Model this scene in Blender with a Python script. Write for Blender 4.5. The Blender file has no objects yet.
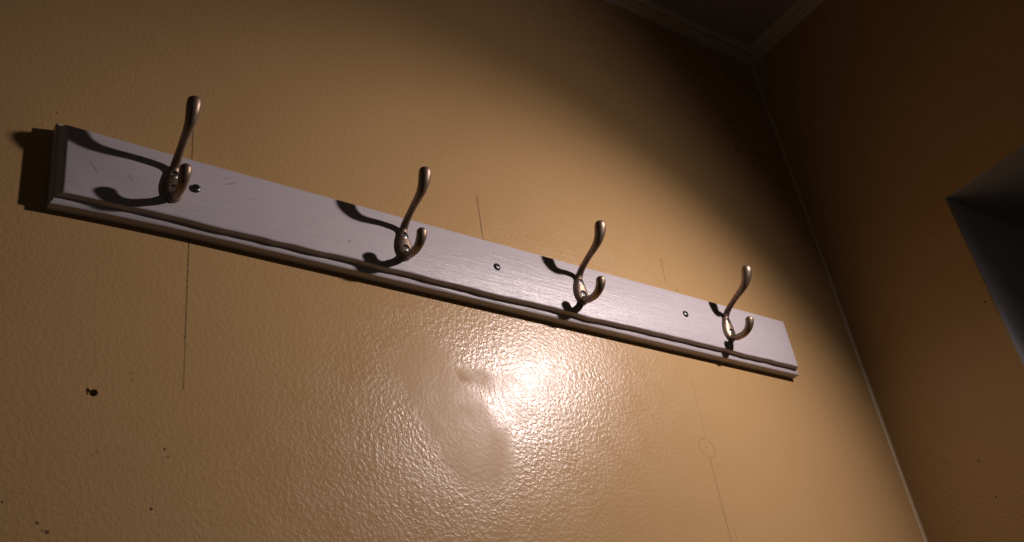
import bpy, bmesh, math, random
from mathutils import Vector, Matrix, noise

C = bpy.context.scene.collection
scene = bpy.context.scene

# ---------------------------------------------------------------- camera
Z0 = 1.34                       # camera height above the floor; the hook wall is the plane y = 0
F_PX = 1066.3
M = ((0.81821327, -0.55705476, -0.14218664),
     (0.21212983, 0.52238915, -0.82589982),
     (0.53434818, 0.64560017, 0.54559366))       # world axes -> (right, down, forward)
cam_d = bpy.data.cameras.new('camera')
cam_d.sensor_width = 36.0
cam_d.lens = F_PX / 1024 * 36.0
cam_d.clip_start = 0.01
cam = bpy.data.objects.new('camera', cam_d)
C.objects.link(cam)
rx, ry, rz = Vector(M[0]), -Vector(M[1]), -Vector(M[2])
mw = Matrix((rx, ry, rz)).transposed().to_4x4()
mw.translation = Vector((0, -0.65, Z0))
cam.matrix_world = mw
scene.camera = cam

# ---------------------------------------------------------------- world, lamp, exposure
world = bpy.data.worlds.new('night')
world.use_nodes = True
world.node_tree.nodes['Background'].inputs[0].default_value = (0.9, 0.82, 0.70, 1)
world.node_tree.nodes['Background'].inputs[1].default_value = 0.023
scene.world = world

LAMP = Vector((0.9217, -0.498, Z0 + 0.742))
# one shaded lamp: the reflector's beam and the wider spill around it
for nm, axis, watts, cone, blend in (
        ('lamp_beam', (-0.530, 0.548, -0.653), 18.8, 107.6, 1.0),
        ('lamp_spill', (-0.815, 0.317, -0.486), 4.1, 170.8, 0.99)):
    ld = bpy.data.lights.new(nm, 'SPOT')
    ld.energy = watts
    ld.color = (1.0, 0.835, 0.82)
    ld.shadow_soft_size = 0.014
    ld.spot_size = math.radians(cone)
    ld.spot_blend = blend
    lamp = bpy.data.objects.new(nm, ld)
    C.objects.link(lamp)
    lamp.location = LAMP
    lamp.rotation_euler = Vector(axis).to_track_quat('-Z', 'Y').to_euler()

vs = scene.view_settings
vs.view_transform = 'Standard'
vs.look = 'None'
vs.exposure = 0.0
vs.gamma = 1.0
vs.use_curve_mapping = False


# ---------------------------------------------------------------- helpers
def link(name, bm, mat, parent=None, smooth=True, angle=35):
    me = bpy.data.meshes.new(name)
    bmesh.ops.recalc_face_normals(bm, faces=bm.faces[:])
    if smooth:
        for f in bm.faces:
            f.smooth = True
        lim = math.radians(angle)
        for e in bm.edges:
            if len(e.link_faces) == 2 and e.calc_face_angle(0) > lim:
                e.smooth = False
    bm.to_mesh(me)
    bm.free()
    mats = mat if isinstance(mat, (list, tuple)) else [mat]
    for m in mats:
        me.materials.append(m)
    o = bpy.data.objects.new(name, me)
    C.objects.link(o)
    if parent:
        o.parent = parent
    return o


def struct(o):
    o['kind'] = 'structure'
    return o


def box(bm, x0, x1, y0, y1, z0, z1, mi=0):
    v = [bm.verts.new((x, y, z)) for x in (x0, x1) for y in (y0, y1) for z in (z0, z1)]
    fs = []
    for q in ((0, 1, 3, 2), (4, 6, 7, 5), (0, 4, 5, 1), (2, 3, 7, 6), (0, 2, 6, 4), (1, 5, 7, 3)):
        f = bm.faces.new([v[i] for i in q])
        f.material_index = mi
        fs.append(f)
    return fs


class G:
    """small shader-node writer"""

    def __init__(self, name):
        self.m = bpy.data.materials.new(name)
        self.m.use_nodes = True
        self.t = self.m.node_tree
        self.b = self.t.nodes['Principled BSDF']
        self.co = self.t.nodes.new('ShaderNodeTexCoord').outputs['Object']

    def n(self, kind, **kw):
        nd = self.t.nodes.new(kind)
        for k, v in kw.items():
            setattr(nd, k, v)
        return nd

    def put(self, sock, v):
        if hasattr(v, 'links'):
            self.t.links.new(v, sock)
        else:
            sock.default_value = v

    def math(self, op, a, b=None, c=None, clamp=False):
        nd = self.n('ShaderNodeMath', operation=op, use_clamp=clamp)
        for s, v in zip(nd.inputs, (a, b, c)):
            if v is not None:
                self.put(s, v)
        return nd.outputs[0]

    def vm(self, op, a, b=None, out=0):
        nd = self.n('ShaderNodeVectorMath', operation=op)
        self.put(nd.inputs[0], a)
        if b is not None:
            self.put(nd.inputs['Scale'] if op == 'SCALE' else nd.inputs[1], b)
        return nd.outputs[out]

    def ramp(self, v, a, b, lo=0.0, hi=1.0, smooth=True):
        nd = self.n('ShaderNodeMapRange', interpolation_type='SMOOTHSTEP' if smooth else 'LINEAR')
        for s, x in zip(nd.inputs, (v, a, b, lo, hi)):
            self.put(s, x)
        return nd.outputs[0]

    def noise(self, scale, detail=2.0, rough=0.5, vec=None, dist=0.0):
        nd = self.n('ShaderNodeTexNoise')
        self.put(nd.inputs['Vector'], vec if vec is not None else self.co)
        nd.inputs['Scale'].default_value = scale
        nd.inputs['Detail'].default_value = detail
        nd.inputs['Roughness'].default_value = rough
        nd.inputs['Distortion'].default_value = dist
        return nd.outputs['Fac']

    def stretch(self, sx, sy, sz):
        return self.vm('MULTIPLY', self.co, (sx, sy, sz))

    def mix(self, f, a, b):
        nd = self.n('ShaderNodeMix', data_type='RGBA')
        self.put(nd.inputs[0], f)
        self.put(nd.inputs[6], a)
        self.put(nd.inputs[7], b)
        return nd.outputs[2]

    def bump(self, h, strength, dist, prev=None):
        nd = self.n('ShaderNodeBump')
        self.put(nd.inputs['Strength'], strength)
        nd.inputs['Distance'].default_value = dist
        self.put(nd.inputs['Height'], h)
        if prev is not None:
            self.put(nd.inputs['Normal'], prev)
        return nd.outputs[0]

    def dist(self, p):
        return self.vm('DISTANCE', self.co, p, out=1)

    def seg(self, a, b):
        """distance from the surface point to the stroke a-b"""
        a, b = Vector(a), Vector(b)
        d = b - a
        pa = self.vm('SUBTRACT', self.co, tuple(a))
        t = self.math('MULTIPLY', self.vm('DOT_PRODUCT', pa, tuple(d), out=1), 1 / d.length_squared, clamp=True)
        foot = self.vm('SCALE', tuple(d), t)
        return self.vm('DISTANCE', pa, foot, out=1)

    def setp(self, **kw):
        for k, v in kw.items():
            self.put(self.b.inputs[k.replace('_', ' ')], v)
        return self.m


def wall_material(name, marks):
    g = G(name)
    blotch = g.noise(3.0, 3, 0.55)
    col = g.mix(g.ramp(blotch, 0.3, 0.75), (0.450, 0.295, 0.130, 1), (0.416, 0.266, 0.115, 1))
    # roller texture of the paint film
    n1 = g.noise(520, 2, 0.5)
    n2 = g.noise(270, 2, 0.55, dist=0.3)
    h = g.math('ADD', g.math('MULTIPLY', n1, 0.5), g.math('MULTIPLY', g.ramp(n2, 0.35, 0.7), 0.8))
    rough = g.ramp(g.noise(40, 2), 0.3, 0.7, 0.25, 0.31)
    spec = 0.24
    amt = 0.14
    if marks:
        acc = None
        for p, r, dark in marks['dots']:
            d = g.math('MULTIPLY', g.ramp(g.dist(p), r * 0.35, r * 0.85, 1.0, 0.0), dark)
            acc = d if acc is None else g.math('MAXIMUM', acc, d)
        grit = g.ramp(g.noise(700, 2), 0.35, 0.62, 0.35, 1.0)
        for a, b, w, dark in marks['strokes']:
            d = g.math('MULTIPLY', g.ramp(g.seg(a, b), w * 0.4, w, 1.0, 0.0), dark)
            acc = g.math('MAXIMUM', acc, g.math('MULTIPLY', d, grit)) if acc is not None else d
        for c, r, w, dark in marks['rings']:
            e = g.math('ABSOLUTE', g.math('SUBTRACT', g.dist(c), r))
            d = g.math('MULTIPLY', g.ramp(e, w * 0.4, w, 1.0, 0.0), dark)
            acc = g.math('MAXIMUM', acc, g.math('MULTIPLY', d, grit))
        col = g.mix(acc, col, (0.04, 0.028, 0.016, 1))
        # sanded filler patch: smoother, duller paint with a ragged edge and trowel scratches
        amt = 0.14
        for a, b, w, keep in marks.get('patches', ()):
            d = g.math('ADD', g.seg(a, b), g.math('MULTIPLY', g.math('SUBTRACT', g.noise(45, 3), 0.5), 0.03))
            k = g.ramp(d, w * 0.55, w * 1.15, 1.0, 0.0)
            amt = g.math('MULTIPLY', amt, g.math('SUBTRACT', 1.0, g.math('MULTIPLY', k, keep)))
            rough = g.math('ADD', rough, g.math('MULTIPLY', k, 0.09))
            spec = g.math('SUBTRACT', spec, g.math('MULTIPLY', k, keep * 0.18))
        for a, b, w, s in marks.get('ridges', ()):
            d = g.math('ADD', g.seg(a, b), g.math('MULTIPLY', g.noise(90, 2), 0.004))
            h = g.math('ADD', h, g.math('MULTIPLY', g.ramp(d, 0.0, w, 1.0, 0.0), s))
    nrm = g.bump(h, amt, 0.0011)
    nrm = g.bump(g.noise(9, 2), 0.12, 0.006, nrm)
    return g.setp(Base_Color=col, Roughness=rough, Normal=nrm, IOR=1.5, Specular_IOR_Level=spec)


def P(x, z):
    return (x, 0.0, Z0 + z)


HOLE = (0.1674, 0.357)
front_marks = dict(
    dots=[(P(x, z), r, k) for x, z, r, k in (
        (0.7403, 0.3947, 0.0011, 0.85), (0.2271, 0.4121, 0.0015, 0.85), (0.1237, 0.5881, 0.0012, 0.75),
        (0.2155, 0.3228, 0.0017, 0.8), (0.2180, 0.3173, 0.0014, 0.7), (0.2083, 0.2799, 0.0018, 0.85),
        (0.1406, 0.2644, 0.0017, 0.8), (0.1467, 0.2593, 0.0022, 0.8), (0.1440, 0.2600, 0.0012, 0.6),
        (0.1198, 0.2756, 0.0014, 0.8), (0.5356, 0.4302, 0.0013, 0.8), (0.4089, 0.3919, 0.0015, 0.6),
        (0.4426, 0.3386, 0.0016, 0.6), (0.4418, 0.6589, 0.0009, 0.6), (0.7598, 0.5816, 0.0020, 0.55),
        (0.1722, 0.3149, 0.0016, 0.35), (0.1690, 0.3120, 0.0014, 0.3), (0.1905, 0.3760, 0.002, 0.3),
        (0.1918, 0.3705, 0.002, 0.3), (0.5075, 0.4560, 0.0012, 0.6), (0.5050, 0.4610, 0.0011, 0.5))],
    strokes=[(P(*a), P(*b), w, k) for a, b, w, k in (
        ((0.2287, 0.6121), (0.2272, 0.4121), 0.0008, 0.85), ((0.2272, 0.4121), (0.2270, 0.3699), 0.0008, 0.6),
        ((0.5099, 0.6303), (0.5094, 0.5408), 0.0010, 0.75), ((0.5057, 0.4899), (0.5031, 0.4402), 0.0010, 0.4),
        ((0.7470, 0.6188), (0.7451, 0.5857), 0.0010, 0.45), ((0.7458, 0.4697), (0.7435, 0.4060), 0.0010, 0.2),
        ((0.7418, 0.3841), (0.7404, 0.2600), 0.0010, 0.4), ((0.7487, 0.3123), (0.7505, 0.3028), 0.0010, 0.3),
        ((0.7445, 0.6170), (0.7500, 0.6165), 0.0009, 0.3), ((0.4780, 0.4290), (0.4720, 0.4130), 0.0007, 0.35))],
    rings=[(P(0.7414, 0.3943), 0.0100, 0.0009, 0.32)],
    patches=[(P(0.4300, 0.4180), P(0.4700, 0.3560), 0.040, 0.58), (P(0.47, 0.428), P(0.484, 0.424), 0.012, 0.3),
             (P(0.82, 0.40), P(0.94, 0.28), 0.15, 0.3)],
    ridges=[(P(0.462, 0.438), P(0.496, 0.424), 0.0035, 1.6), (P(0.489, 0.427), P(0.500, 0.375), 0.003, 0.9),
            (P(0.440, 0.437), P(0.462, 0.424), 0.003, 1.2), (P(0.462, 0.42), P(0.482, 0.37), 0.002, 0.5),
            (P(0.445, 0.405), P(0.468, 0.36), 0.002, 0.4), (P(0.470, 0.421), P(0.481, 0.433), 0.0016, 1.0)])
RX = 1.0478
side_marks = dict(
    dots=[((RX, y, Z0 + z), r, k) for y, z, r, k in (
        (-0.1702, 0.5318, 0.0021, 0.95), (-0.1594, 0.6493, 0.0016, 0.8), (-0.1744, 0.6389, 0.0017, 0.8),
        (-0.2016, 0.6966, 0.0022, 0.5), (-0.1772, 0.7059, 0.0018, 0.4), (-0.0926, 0.3787, 0.0019, 0.85),
        (-0.0951, 0.3373, 0.0018, 0.8))],
    strokes=[((RX, -0.040, Z0 + 0.415), (RX, -0.062, Z0 + 0.385), 0.0008, 0.35)], rings=[])

m_wall = wall_material('tan_wall_paint', front_marks)
m_side = wall_material('tan_side_wall_paint', side_marks)
m_plain = wall_material('tan_room_paint', None)

g = G('plaster')
m_plaster = g.setp(Base_Color=(0.36, 0.27, 0.18, 1), Roughness=0.9,
                   Normal=g.bump(g.noise(900, 3), 0.8, 0.0006))
g = G('ceiling_paint')
m_ceil = g.setp(Base_Color=(0.36, 0.31, 0.31, 1), Roughness=0.8, Normal=g.bump(g.noise(180, 2), 0.2, 0.0006))
g = G('trim_paint')
m_trim = g.setp(Base_Color=(0.54, 0.46, 0.36, 1), Roughness=0.45, Normal=g.bump(g.noise(60, 2), 0.15, 0.0008))
g = G('door_lining_paint')
m_lining = g.setp(Base_Color=(0.47, 0.46, 0.48, 1), Roughness=0.5,
                  Normal=g.bump(g.noise(30, 3, vec=g.stretch(8, 8, 1)), 0.2, 0.0006))
g = G('floor_boards')
plank = g.n('ShaderNodeTexBrick', offset=0.37)
g.put(plank.inputs['Vector'], g.co)
plank.inputs['Scale'].default_value = 1.0
plank.inputs['Brick Width'].default_value = 1.1
plank.inputs['Row Height'].default_value = 0.12
plank.inputs['Mortar Size'].default_value = 0.002
plank.inputs['Color1'].default_value = (0.07, 0.042, 0.022, 1)
plank.inputs['Color2'].default_value = (0.09, 0.055, 0.028, 1)
plank.inputs['Mortar'].default_value = (0.03, 0.02, 0.01, 1)
m_floor = g.setp(Base_Color=plank.outputs[0], Roughness=0.4)

# white gloss over pine: brush lines and raised grain run along the board
g = G('white_board_paint')
fine = g.noise(60, 4, 0.6, vec=g.stretch(0.55, 3.0, 14.0))
wide = g.noise(14, 3, 0.55, vec=g.stretch(0.35, 2.0, 9.0), dist=0.6)
hh = g.math('ADD', g.math('MULTIPLY', fine, 0.5), g.math('MULTIPLY', wide, 0.9))
col = g.mix(g.ramp(fine, 0.35, 0.7), (0.465, 0.430, 0.445, 1), (0.490, 0.455, 0.468, 1))
scuff = None
for a, b, w, k in (((0.1475, 0.535), (0.1530, 0.528), 0.0008, 0.35), ((0.252, 0.549), (0.259, 0.552), 0.0013, 0.3),
                   ((0.249, 0.553), (0.255, 0.556), 0.0010, 0.25), ((0.270, 0.540), (0.276, 0.541), 0.0010, 0.2),
                   ((0.176, 0.532), (0.178, 0.529), 0.0014, 0.25), ((0.741, 0.531), (0.746, 0.530), 0.0012, 0.2),
                   ((0.357, 0.5225), (0.3575, 0.5225), 0.0012, 0.7), ((0.506, 0.552), (0.5065, 0.552), 0.0010, 0.5)):
    s = g.math('MULTIPLY', g.ramp(g.seg((a[0] - 0.5151, -0.0162, a[1] - 0.4992), (b[0] - 0.5151, -0.0162, b[1] - 0.4992)), w * .4, w, 1.0, 0.0), k)
    scuff = s if scuff is None else g.math('MAXIMUM', scuff, s)
col = g.mix(scuff, col, (0.12, 0.08, 0.06, 1))
m_board = g.setp(Base_Color=col, Roughness=g.ramp(fine, 0.3, 0.7, 0.30, 0.42),
                 Normal=g.bump(hh, 0.75, 0.0010), Specular_IOR_Level=0.4)

g = G('antique_bronze')
br = g.noise(400, 3, 0.6, vec=g.stretch(1, 1, 1))
m_bronze = g.setp(Base_Color=g.mix(g.ramp(br, 0.3, 0.7), (0.235, 0.172, 0.122, 1), (0.275, 0.208, 0.15, 1)),
                  Metallic=0.85, Roughness=g.ramp(g.noise(120, 2), 0.3, 0.7, 0.42, 0.50))
g = G('silver_screw_steel')
m_steel = g.setp(Base_Color=(0.32, 0.31, 0.31, 1), Metallic=1.0, Roughness=0.42,
                 Normal=g.bump(g.noise(900, 2), 0.2, 0.0003))
g = G('dull_screw_steel')
m_dull = g.setp(Base_Color=(0.16, 0.16, 0.165, 1), Metallic=1.0, Roughness=0.38,
                Normal=g.bump(g.noise(900, 2), 0.3, 0.0004))

# ---------------------------------------------------------------- room shell
CEIL = Z0 + 1.050
XL, YB = -0.80, -1.75

# the hook wall, with a real ragged nail hole in it
bm = bmesh.new()
random.seed(4)
outer = [bm.verts.new((x, 0, z)) for x, z in ((XL, 0), (RX + 0.12, 0), (RX + 0.12, CEIL), (XL, CEIL))]
ring = []
for k in range(14):
    a = 2 * math.pi * k / 14
    r = 0.0031 * (0.75 + 0.5 * random.random())
    if 5 <= k <= 7:
        r *= 1.7 if k == 7 else 0.75
    ring.append(bm.verts.new((HOLE[0] + r * math.cos(a), 0, Z0 + HOLE[1] + r * math.sin(a))))
es = [bm.edges.new((v[i], v[(i + 1) % len(v)])) for v in (outer, ring) for i in range(len(v))]
bmesh.ops.triangle_fill(bm, use_beauty=True, use_dissolve=False, edges=es)
for f in bm.faces[:]:
    if all(v in ring for v in f.verts):
        bm.faces.remove(f)
deep = [bm.verts.new((HOLE[0] + (v.co.x - HOLE[0]) * 0.6, 0.022, Z0 + HOLE[1] + (v.co.z - Z0 - HOLE[1]) * 0.6))
        for v in ring]
for i in range(14):
    f = bm.faces.new((ring[i], ring[(i + 1) % 14], deep[(i + 1) % 14], deep[i]))
    f.material_index = 1
bm.faces.new(deep).material_index = 1
back = [bm.verts.new((v.co.x, 0.10, v.co.z)) for v in outer]
for i in range(4):
    bm.faces.new((outer[i], outer[(i + 1) % 4], back[(i + 1) % 4], back[i]))
bm.faces.new(back)
wall_front = struct(link('wall_front', bm, [m_wall, m_plaster], smooth=False))
# chipped crumb of plaster still hanging in the hole's lip
bm = bmesh.new()
for dx, dz, s in ((-0.0032, 0.0018, 0.0013), (-0.0036, -0.0014, 0.0008)):
    r = bmesh.ops.create_icosphere(bm, subdivisions=2, radius=s)
    for v in r['verts']:
        k = 0.75 + 0.5 * noise.noise(v.co * 900)
        v.co = Vector((v.co.x * k * 1.3, v.co.y * 0.7, v.co.z * k)) + Vector((HOLE[0] + dx, -0.0002, Z0 + HOLE[1] + dz))
crumb = link('plaster_crumb', bm, m_wall, wall_front)

# right wall with the doorway opening
DY, DZ, DW = -0.1785, Z0 + 0.6705, 1.25
bm = bmesh.new()
T = 0.12
pts = [(YB, 0), (DY - DW, 0), (DY - DW, DZ), (DY, DZ), (DY, 0), (0.0, 0), (0.0, CEIL), (YB, CEIL)]
fv = [bm.verts.new((RX, y, z)) for y, z in pts]
bv = [bm.verts.new((RX + T, y, z)) for y, z in pts]
bm.faces.new(fv)
bm.faces.new(bv[::-1])
for i in range(len(pts)):
    bm.faces.new((fv[i], bv[i], bv[(i + 1) % len(pts)], fv[(i + 1) % len(pts)]))
bmesh.ops.recalc_face_normals(bm, faces=bm.faces[:])
edge = [e for e in bm.edges if all(abs(v.co.x - RX) < 1e-6 for v in e.verts)
        and all(DY - DW - 1e-4 <= v.co.y <= DY + 1e-4 and v.co.z <= DZ + 1e-4 for v in e.verts) and len(
            {round(v.co.z, 3) for v in e.verts} | {0.0}) > 1]
edge = [e for e in edge if not (abs(e.verts[0].co.z) < 1e-6 and abs(e.verts[1].co.z) < 1e-6)]
bmesh.ops.bevel(bm, geom=edge, offset=0.0022, segments=3, affect='EDGES', profile=0.5)
wall_right = struct(link('wall_right', bm, m_side))

# painted lining boards inside the doorway
bm = bmesh.new()
box(bm, RX + 0.003, RX + 0.40, DY - 0.0006, DY + 0.012, 0, DZ + 0.012)
lj = struct(link('trim_1', bm, m_lining, smooth=False))
bm = bmesh.new()
box(bm, RX + 0.003, RX + 0.40, DY - DW + 0.012, DY - 0.0006, DZ - 0.0006, DZ + 0.012)
struct(link('trim_2', bm, m_lining, smooth=False))
bm = bmesh.new()
box(bm, RX + 0.003, RX + 0.40, DY - DW - 0.012, DY - DW + 0.0006, 0, DZ + 0.012)
struct(link('trim_3', bm, m_lining, smooth=False))
# hall beyond the doorway; its shade is put into the near-black wall colour
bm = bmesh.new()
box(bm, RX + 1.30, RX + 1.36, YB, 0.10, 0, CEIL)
g = G('hall_shade_colour')
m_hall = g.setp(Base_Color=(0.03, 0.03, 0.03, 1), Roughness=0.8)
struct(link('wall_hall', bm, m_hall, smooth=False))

bm = bmesh.new()
box(bm, XL - 0.1, RX + 1.36, YB - 0.1, 0.10, -0.05, 0)
struct(link('floor', bm, m_floor, smooth=False))
bm = bmesh.new()
box(bm, XL - 0.1, RX + 1.36, YB - 0.1, 0.10, CEIL, CEIL + 0.05)
struct(link('ceiling', bm, m_ceil, smooth=False))


# plaster cove where walls meet ceiling: one length per wall, mitred in the corner
def cornice(name, a, b, inward, miter):
    prof = [(0.0, -0.0125), (0.004, -0.0125), (0.006, -0.0110)]
    for k in range(9):
        t = k / 8 * math.pi / 2
        prof.append((0.006 + 0.009 * math.sin(t), -0.0105 + 0.004 * (1 - math.cos(t))))
    prof += [(0.0155, -0.0080), (0.0185, -0.0098), (0.0215, -0.0090), (0.0230, -0.0065), (0.0235, 0.0), (0.0, 0.0)]
    bm = bmesh.new()
    a, b, inward = Vector(a), Vector(b), Vector(inward)
    along = (b - a).normalized()
    rows = []
    for p, s in ((a, miter[0]), (b, miter[1])):
        rows.append([bm.verts.new(p + inward * d + along * (s * d) + Vector((0, 0, z))) for d, z in prof])
    n = len(prof)
    for i in range(n):
        bm.faces.new((rows[0][i], rows[0][(i + 1) % n], rows[1][(i + 1) % n], rows[1][i]))
    bm.faces.new(rows[0])
    bm.faces.new(rows[1][::-1])
    return struct(link(name, bm, m_trim, angle=30))


cornice('trim_4', (XL, 0, CEIL), (RX, 0, CEIL), (0, -1, 0), (0, -1))
cornice('trim_5', (RX, 0, CEIL), (RX, YB, CEIL), (-1, 0, 0), (1, 0))

# painted caulk bead down the room corner
bm = bmesh.new()
rows = []
for j in range(60):
    z = (CEIL - 0.012) * j / 59
    r = 0.0030 + 0.0008 * noise.noise(Vector((0, 3, z * 9)))
    row = [bm.verts.new((RX, 0, z))]
    for k in range(7):
        t = k / 6 * math.pi / 2
        row.append(bm.verts.new((RX - r * (1 - math.sin(t)), -r * (1 - math.cos(t)), z)))
    rows.append(row)
for a, b in zip(rows[:-1], rows[1:]):
    for k in range(8):
        bm.faces.new((a[k], a[(k + 1) % 8], b[(k + 1) % 8], b[k]))
bm.faces.new(rows[0])
bm.faces.new(rows[-1][::-1])
g = G('caulk')
m_caulk = g.setp(Base_Color=(0.52, 0.40, 0.24, 1), Roughness=0.45, Normal=g.bump(g.noise(80, 2), 0.2, 0.0008))
struct(link('trim_6', bm, m_caulk, angle=50))

# ---------------------------------------------------------------- coat rack
BX0, BX1, BZ0, BZ1 = 0.1214, 0.9088, Z0 + 0.4992, Z0 + 0.5685
BT = 0.0162
rack = bpy.data.objects.new('coat_rack', None)
C.objects.link(rack)
rack.location = ((BX0 + BX1) / 2, 0, BZ0)
rack.empty_display_size = 0.05
rack['label'] = 'long white-painted wooden wall rack with moulded edges and four bronze double hooks'
rack['category'] = 'coat rack'
RB = Vector(rack.location)


def wave(x):
    return 0.0013 * noise.noise(Vector((x * 22, 1.7, 0))) + 0.0009 * noise.noise(Vector((x * 60, 4.2, 0)))


prof = [  # depth, then inset at left, right, top, bottom (mm)
    (0, 0, 0, 0, 0), (8.0, 0, 0, 0, 0), (8.7, .15, .15, .15, .2), (9.2, .6, .6, .6, .7), (9.6, 1.4, 1.4, 1.4, 1.6),
    (10.3, 2.6, 2.6, 2.8, 4.3), (10.6, 3.0, 3.0, 3.0, 5.0), (11.2, 3.4, 3.4, 3.2, 5.4), (12.6, 4.3, 4.2, 3.6, 5.5),
    (14.4, 5.6, 5.1, 4.1, 5.7), (15.5, 6.8, 5.8, 4.6, 6.1), (16.0, 7.7, 6.3, 5.0, 6.7), (16.2, 8.6, 6.8, 5.4, 7.6)]


def trimmed(x, z):
    """the board was cut by hand: its left end is a touch out of square and flares slightly"""
    t = max(0.0, 1 - (x - BX0) / 0.13)
    u = (z - BZ0) / (BZ1 - BZ0)
    x += 0.0032 * max(0.0, 1 - (x - BX0) / 0.06) * (1 - 0.65 * u)
    z += t * t * (0.0015 * u - 0.0036 * (1 - u)) + 0.0008 * (1 - u) * (x - BX0) / (BX1 - BX0)
    return x, z


bm = bmesh.new()
NX, NZ = 140, 10
rings = []
for k, (h, l, r, t, b) in enumerate(prof):
    x0, x1, z0, z1 = BX0 + l / 1e3, BX1 - r / 1e3, BZ0 + b / 1e3, BZ1 - t / 1e3
    wv = 1.0 if k >= 5 else 0.0
    row = []
    for i in range(NX):
        x = x0 + (x1 - x0) * i / NX
        row.append((x, z0 + wv * (wave(x) if 0 < i else 0)))
    for i in range(NZ):
        row.append((x1, z0 + (z1 - z0) * i / NZ))
    for i in range(NX):
        x = x1 + (x0 - x1) * i / NX
        row.append((x, z1))
    for i in range(NZ):
        row.append((x0, z1 + (z0 - z1) * i / NZ))
    rings.append([bm.verts.new((x - RB.x, -h / 1e3 - RB.y, z - RB.z)) for x, z in (trimmed(*q) for q in row)])
n = len(rings[0])
for a, b in zip(rings[:-1], rings[1:]):
    for i in range(n):
        bm.faces.new((a[i], a[(i + 1) % n], b[(i + 1) % n], b[i]))
bm.faces.new(rings[0][::-1])
bm.faces.new(rings[-1])
board = link('board', bm, m_board, rack, angle=28)
board['label'] = 'white-painted wooden back board with stepped moulded edge'


def catmull(pts, per):
    out = []
    q = [2 * pts[0] - pts[1]] + pts + [2 * pts[-1] - pts[-2]]
    for i in range(1, len(q) - 2):
        for k in range(per):
            t = k / per
            a, b, c, d = q[i - 1], q[i], q[i + 1], q[i + 2]
            out.append(0.5 * ((2 * b) + (c - a) * t + (2 * a - 5 * b + 4 * c - d) * t * t
                              + (3 * b - a - 3 * c + d) * t ** 3))
    out.append(pts[-1])
    return out


def arm(path, per=8, seg=20):
    """path: (height off the board, z, half-width, half-thickness) in mm, ends in a round tip"""
    pts = catmull([Vector(p) for p in path], per)
    bm = bmesh.new()
    rows = []

    def ring(c, tang, rw, rt):
        nrm = Vector((0, -tang.z, tang.y)).normalized()
        row = []
        for k in range(seg):
            a = 2 * math.pi * k / seg
            row.append(bm.verts.new((c + Vector((1, 0, 0)) * (rw * math.cos(a)) + nrm * (rt * math.sin(a))) / 1000))
        rows.append(row)

    pos = [Vector((0, -p[0], p[1])) for p in pts]
    for i, p in enumerate(pts):
        tg = (pos[min(i + 1, len(pts) - 1)] - pos[max(i - 1, 0)]).normalized()
        ring(pos[i], tg, p[2], p[3])
    r = min(pts[-1][2], pts[-1][3])
    for k in range(1, 7):
        t = k / 6 * math.pi / 2 * 0.985
        s = math.cos(t)
        ring(pos[-1] + tg * r * 0.85 * math.sin(t), tg, pts[-1][2] * s, pts[-1][3] * s)
    for a, b in zip(rows[:-1], rows[1:]):
        for k in range(seg):
            bm.faces.new((a[k], a[(k + 1) % seg], b[(k + 1) % seg], b[k]))
    bm.faces.new(rows[0][::-1])
    bm.faces.new(rows[-1])
    return bm


def plate_bm():
    """leaf-shaped domed foot of the hook, flat on the board"""
    out = []
    ctl = [(-11.0, 0.6), (-9.8, 3.0), (-7.3, 5.6), (-3.5, 7.6), (1, 8.4), (6, 8.0), (11, 6.8), (16, 5.0), (20, 3.8),
           (23, 2.6), (24.5, 1.4), (25, 0.4)]
    c = catmull([Vector((z, w, 0)) for z, w in ctl], 3)
    bm = bmesh.new()
    rows = []
    N = 14
    for q in c:
        z, w = q.x, max(q.y, 0.2)
        row = [bm.verts.new((-w / 1e3, 0.0006, z / 1e3)), bm.verts.new((-w / 1e3, -0.0012, z / 1e3))]
        for k in range(N + 1):
            s = -1 + 2 * k / N
            top = 1.6 + 2.9 * (1 - abs(s) ** 2.4) ** 0.8 * min(1, w / 4.0)
            row.append(bm.verts.new((s * w * 0.95 / 1e3, -top / 1e3, z / 1e3)))
        row += [bm.verts.new((w / 1e3, -0.0012, z / 1e3)), bm.verts.new((w / 1e3, 0.0006, z / 1e3))]
        rows.append(row)
    n = len(rows[0])
    for a, b in zip(rows[:-1], rows[1:]):
        for k in range(n):
            bm.faces.new((a[k], a[(k + 1) % n], b[(k + 1) % n], b[k]))
    bm.faces.new(rows[0])
    bm.faces.new(rows[-1][::-1])
    return bm


def cut(obj, cutters):
    """drill screw seats into a part, keeping one clean mesh"""
    dead = []
    for z, r in cutters:
        b = bmesh.new()
        bmesh.ops.create_cone(b, cap_ends=True, segments=28, radius1=r * 0.85, radius2=r * 1.12, depth=0.010,
                              matrix=Matrix.Translation((0, -0.0022 - 0.005, z)) @ Matrix.Rotation(math.pi / 2, 4, 'X'))
        bmesh.ops.recalc_face_normals(b, faces=b.faces[:])
        me = bpy.data.meshes.new('seat_cut')
        b.to_mesh(me)
        b.free()
        c = bpy.data.objects.new('seat_cut', me)
        C.objects.link(c)
        c.parent = obj
        md = obj.modifiers.new('seat', 'BOOLEAN')
        md.operation = 'DIFFERENCE'
        md.solver = 'EXACT'
        md.object = c
        dead.append(c)
    dg = bpy.context.evaluated_depsgraph_get()
    dg.update()
    me = bpy.data.meshes.new_from_object(obj.evaluated_get(dg))
    obj.modifiers.clear()
    obj.data = me
    for c in dead:
        bpy.data.objects.remove(c)
    bm = bmesh.new()
    bm.from_mesh(me)
    for e in bm.edges:
        e.smooth = not (len(e.link_faces) == 2 and e.calc_face_angle(0) > math.radians(38))
    bm.to_mesh(me)
    bm.free()
    me.name = obj.name


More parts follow.
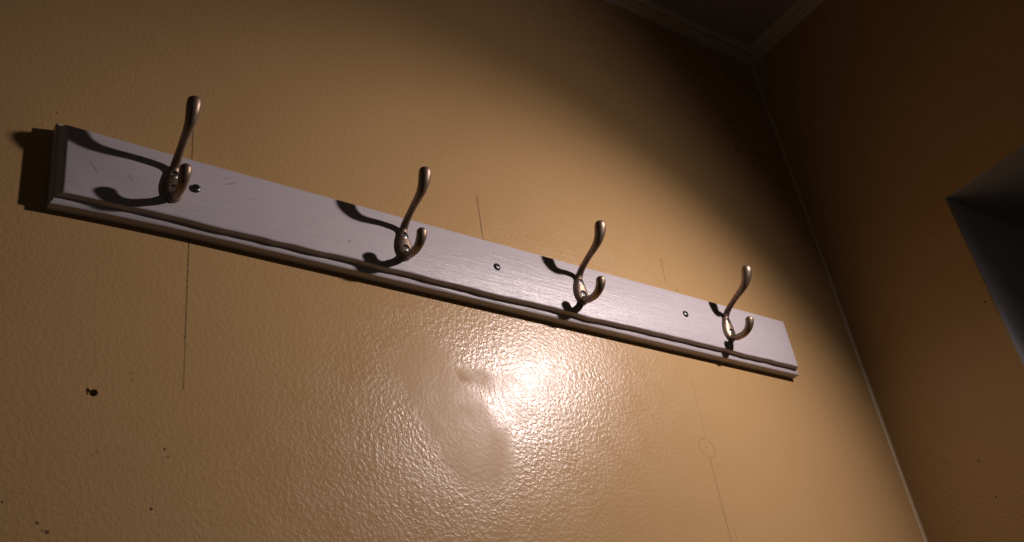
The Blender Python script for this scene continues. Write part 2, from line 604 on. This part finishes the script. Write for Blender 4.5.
def screw_bm(r, rise, depth=0.006):
    """round screw head with a pressed cross recess, axis along -y, seat at y = 0"""
    bm = bmesh.new()
    S = 32

    def hgt(x, z):
        d = math.hypot(x, z) / r
        if d >= 0.999:
            return 0.0
        y = rise * (1 - d ** 2.6) ** 0.6
        w, L = 0.155, 0.62
        ax, az = abs(x) / r, abs(z) / r
        a = max(ax - L, az - w)
        b = max(az - L, ax - w)
        k = min(a, b)
        if k < 0:
            y -= min(1, -k / 0.05) * max(rise * 0.9, 0.0011)
        return y

    gridn = 40
    vs_ = {}
    for i in range(gridn + 1):
        for j in range(gridn + 1):
            u, v = -1 + 2 * i / gridn, -1 + 2 * j / gridn
            x = u * math.sqrt(1 - v * v / 2) * r
            z = v * math.sqrt(1 - u * u / 2) * r
            vs_[i, j] = bm.verts.new((x, -hgt(x, z), z))
    for i in range(gridn):
        for j in range(gridn):
            bm.faces.new((vs_[i, j], vs_[i + 1, j], vs_[i + 1, j + 1], vs_[i, j + 1]))
    rim = [vs_[i, 0] for i in range(gridn)] + [vs_[gridn, j] for j in range(gridn)] \
        + [vs_[i, gridn] for i in range(gridn, 0, -1)] + [vs_[0, j] for j in range(gridn, 0, -1)]
    low = [bm.verts.new((v.co.x * 0.55, depth * 0.35, v.co.z * 0.55)) for v in rim]
    tip = [bm.verts.new((v.co.x * 0.45, depth, v.co.z * 0.45)) for v in rim]
    n = len(rim)
    for a, b in ((rim, low), (low, tip)):
        for i in range(n):
            bm.faces.new((a[i], a[(i + 1) % n], b[(i + 1) % n], b[i]))
    bm.faces.new(tip)
    return bm


UP = [(2.5, 17.9, 3.4, 2.0), (3.8, 21.6, 3.7, 2.6), (7.7, 25.2, 3.4, 2.9), (14.3, 28.7, 3.1, 2.9), (21.6, 31.9, 3.2, 2.9), (30.6, 35.1, 3.6, 3.3), (37.8, 38.9, 4.3, 3.9), (42.6, 44.4, 5.2, 4.7), (45.1, 49.9, 5.7, 5.2), (46.1, 53.1, 5.4, 5.0)]
LOW = [(1.8, -2.7, 3.6, 2.2), (3.5, -6.2, 3.8, 3.0), (8.0, -9.2, 3.7, 3.2), (13.6, -10.3, 3.7, 3.3), (19.2, -10.6, 3.8, 3.4),
       (24.9, -8.6, 4.1, 3.7), (28.9, -4.6, 4.5, 4.1), (30.3, -1.2, 4.6, 4.3), (30.4, -0.4, 4.5, 4.2)]


def make_hook():
    hook = bpy.data.objects.new('double_hook', None)
    C.objects.link(hook)
    hook.parent = rack
    hook.empty_display_size = 0.02
    pl = link('base_plate', plate_bm(), m_bronze, hook, angle=40)
    cut(pl, ((0.0, 0.0042), (0.0135, 0.0038)))
    link('upper_prong', arm(UP), m_bronze, hook, angle=60)
    link('lower_prong', arm(LOW), m_bronze, hook, angle=60)
    for z, rot in ((0.0, 0.5), (0.0135, 0.2)):
        s = link('screw', screw_bm(0.0032, 0.0011, 0.0035), m_steel, hook, angle=40)
        s.location = (0, -0.0026, z)
        s.rotation_euler = (0, rot, 0)
        s['label'] = 'silver cross-head screw'
    return hook


def dup(o, parent):
    c = o.copy()
    C.objects.link(c)
    c.parent = parent
    for ch in list(o.children):
        d = ch.copy()
        C.objects.link(d)
        d.parent = c
    return c


HX = (0.2086, 0.4097, 0.6039, 0.8034)
first = make_hook()
names = ('leftmost bronze double coat hook', 'second bronze double coat hook from the left',
         'third bronze double coat hook from the left', 'rightmost bronze double coat hook')
hooks = [first] + [dup(first, rack) for _ in HX[1:]]
for hk, x, lb in zip(hooks, HX, names):
    hk.location = (x - RB.x, -BT - RB.y, Z0 + 0.5272 - RB.z)
    hk['label'] = lb
for ch in hooks[0].children:                # the arms of this hook sit slightly askew
    if 'prong' in ch.name:
        ch.rotation_euler = (0, 0, -0.03)

# screws that hold the board to the wall
ms = None
for x, z, rise, rot in ((0.2266, 0.5358, 0.0020, 0.4), (0.5080, 0.5359, 0.0010, 0.9), (0.7439, 0.5382, 0.0010, 0.2)):
    if ms is None:
        ms = link('mounting_screw', screw_bm(0.0038, 0.0018, 0.008), m_dull, rack, angle=40)
        o = ms
        o['label'] = 'dull steel screw through the board'
    else:
        o = ms.copy()
        C.objects.link(o)
        o.parent = rack
    o.location = (x - RB.x, -BT - (0.0008 if rise > 0.0015 else 0.0) - RB.y, Z0 + z - RB.z)
    o.rotation_euler = (0, rot, 0)
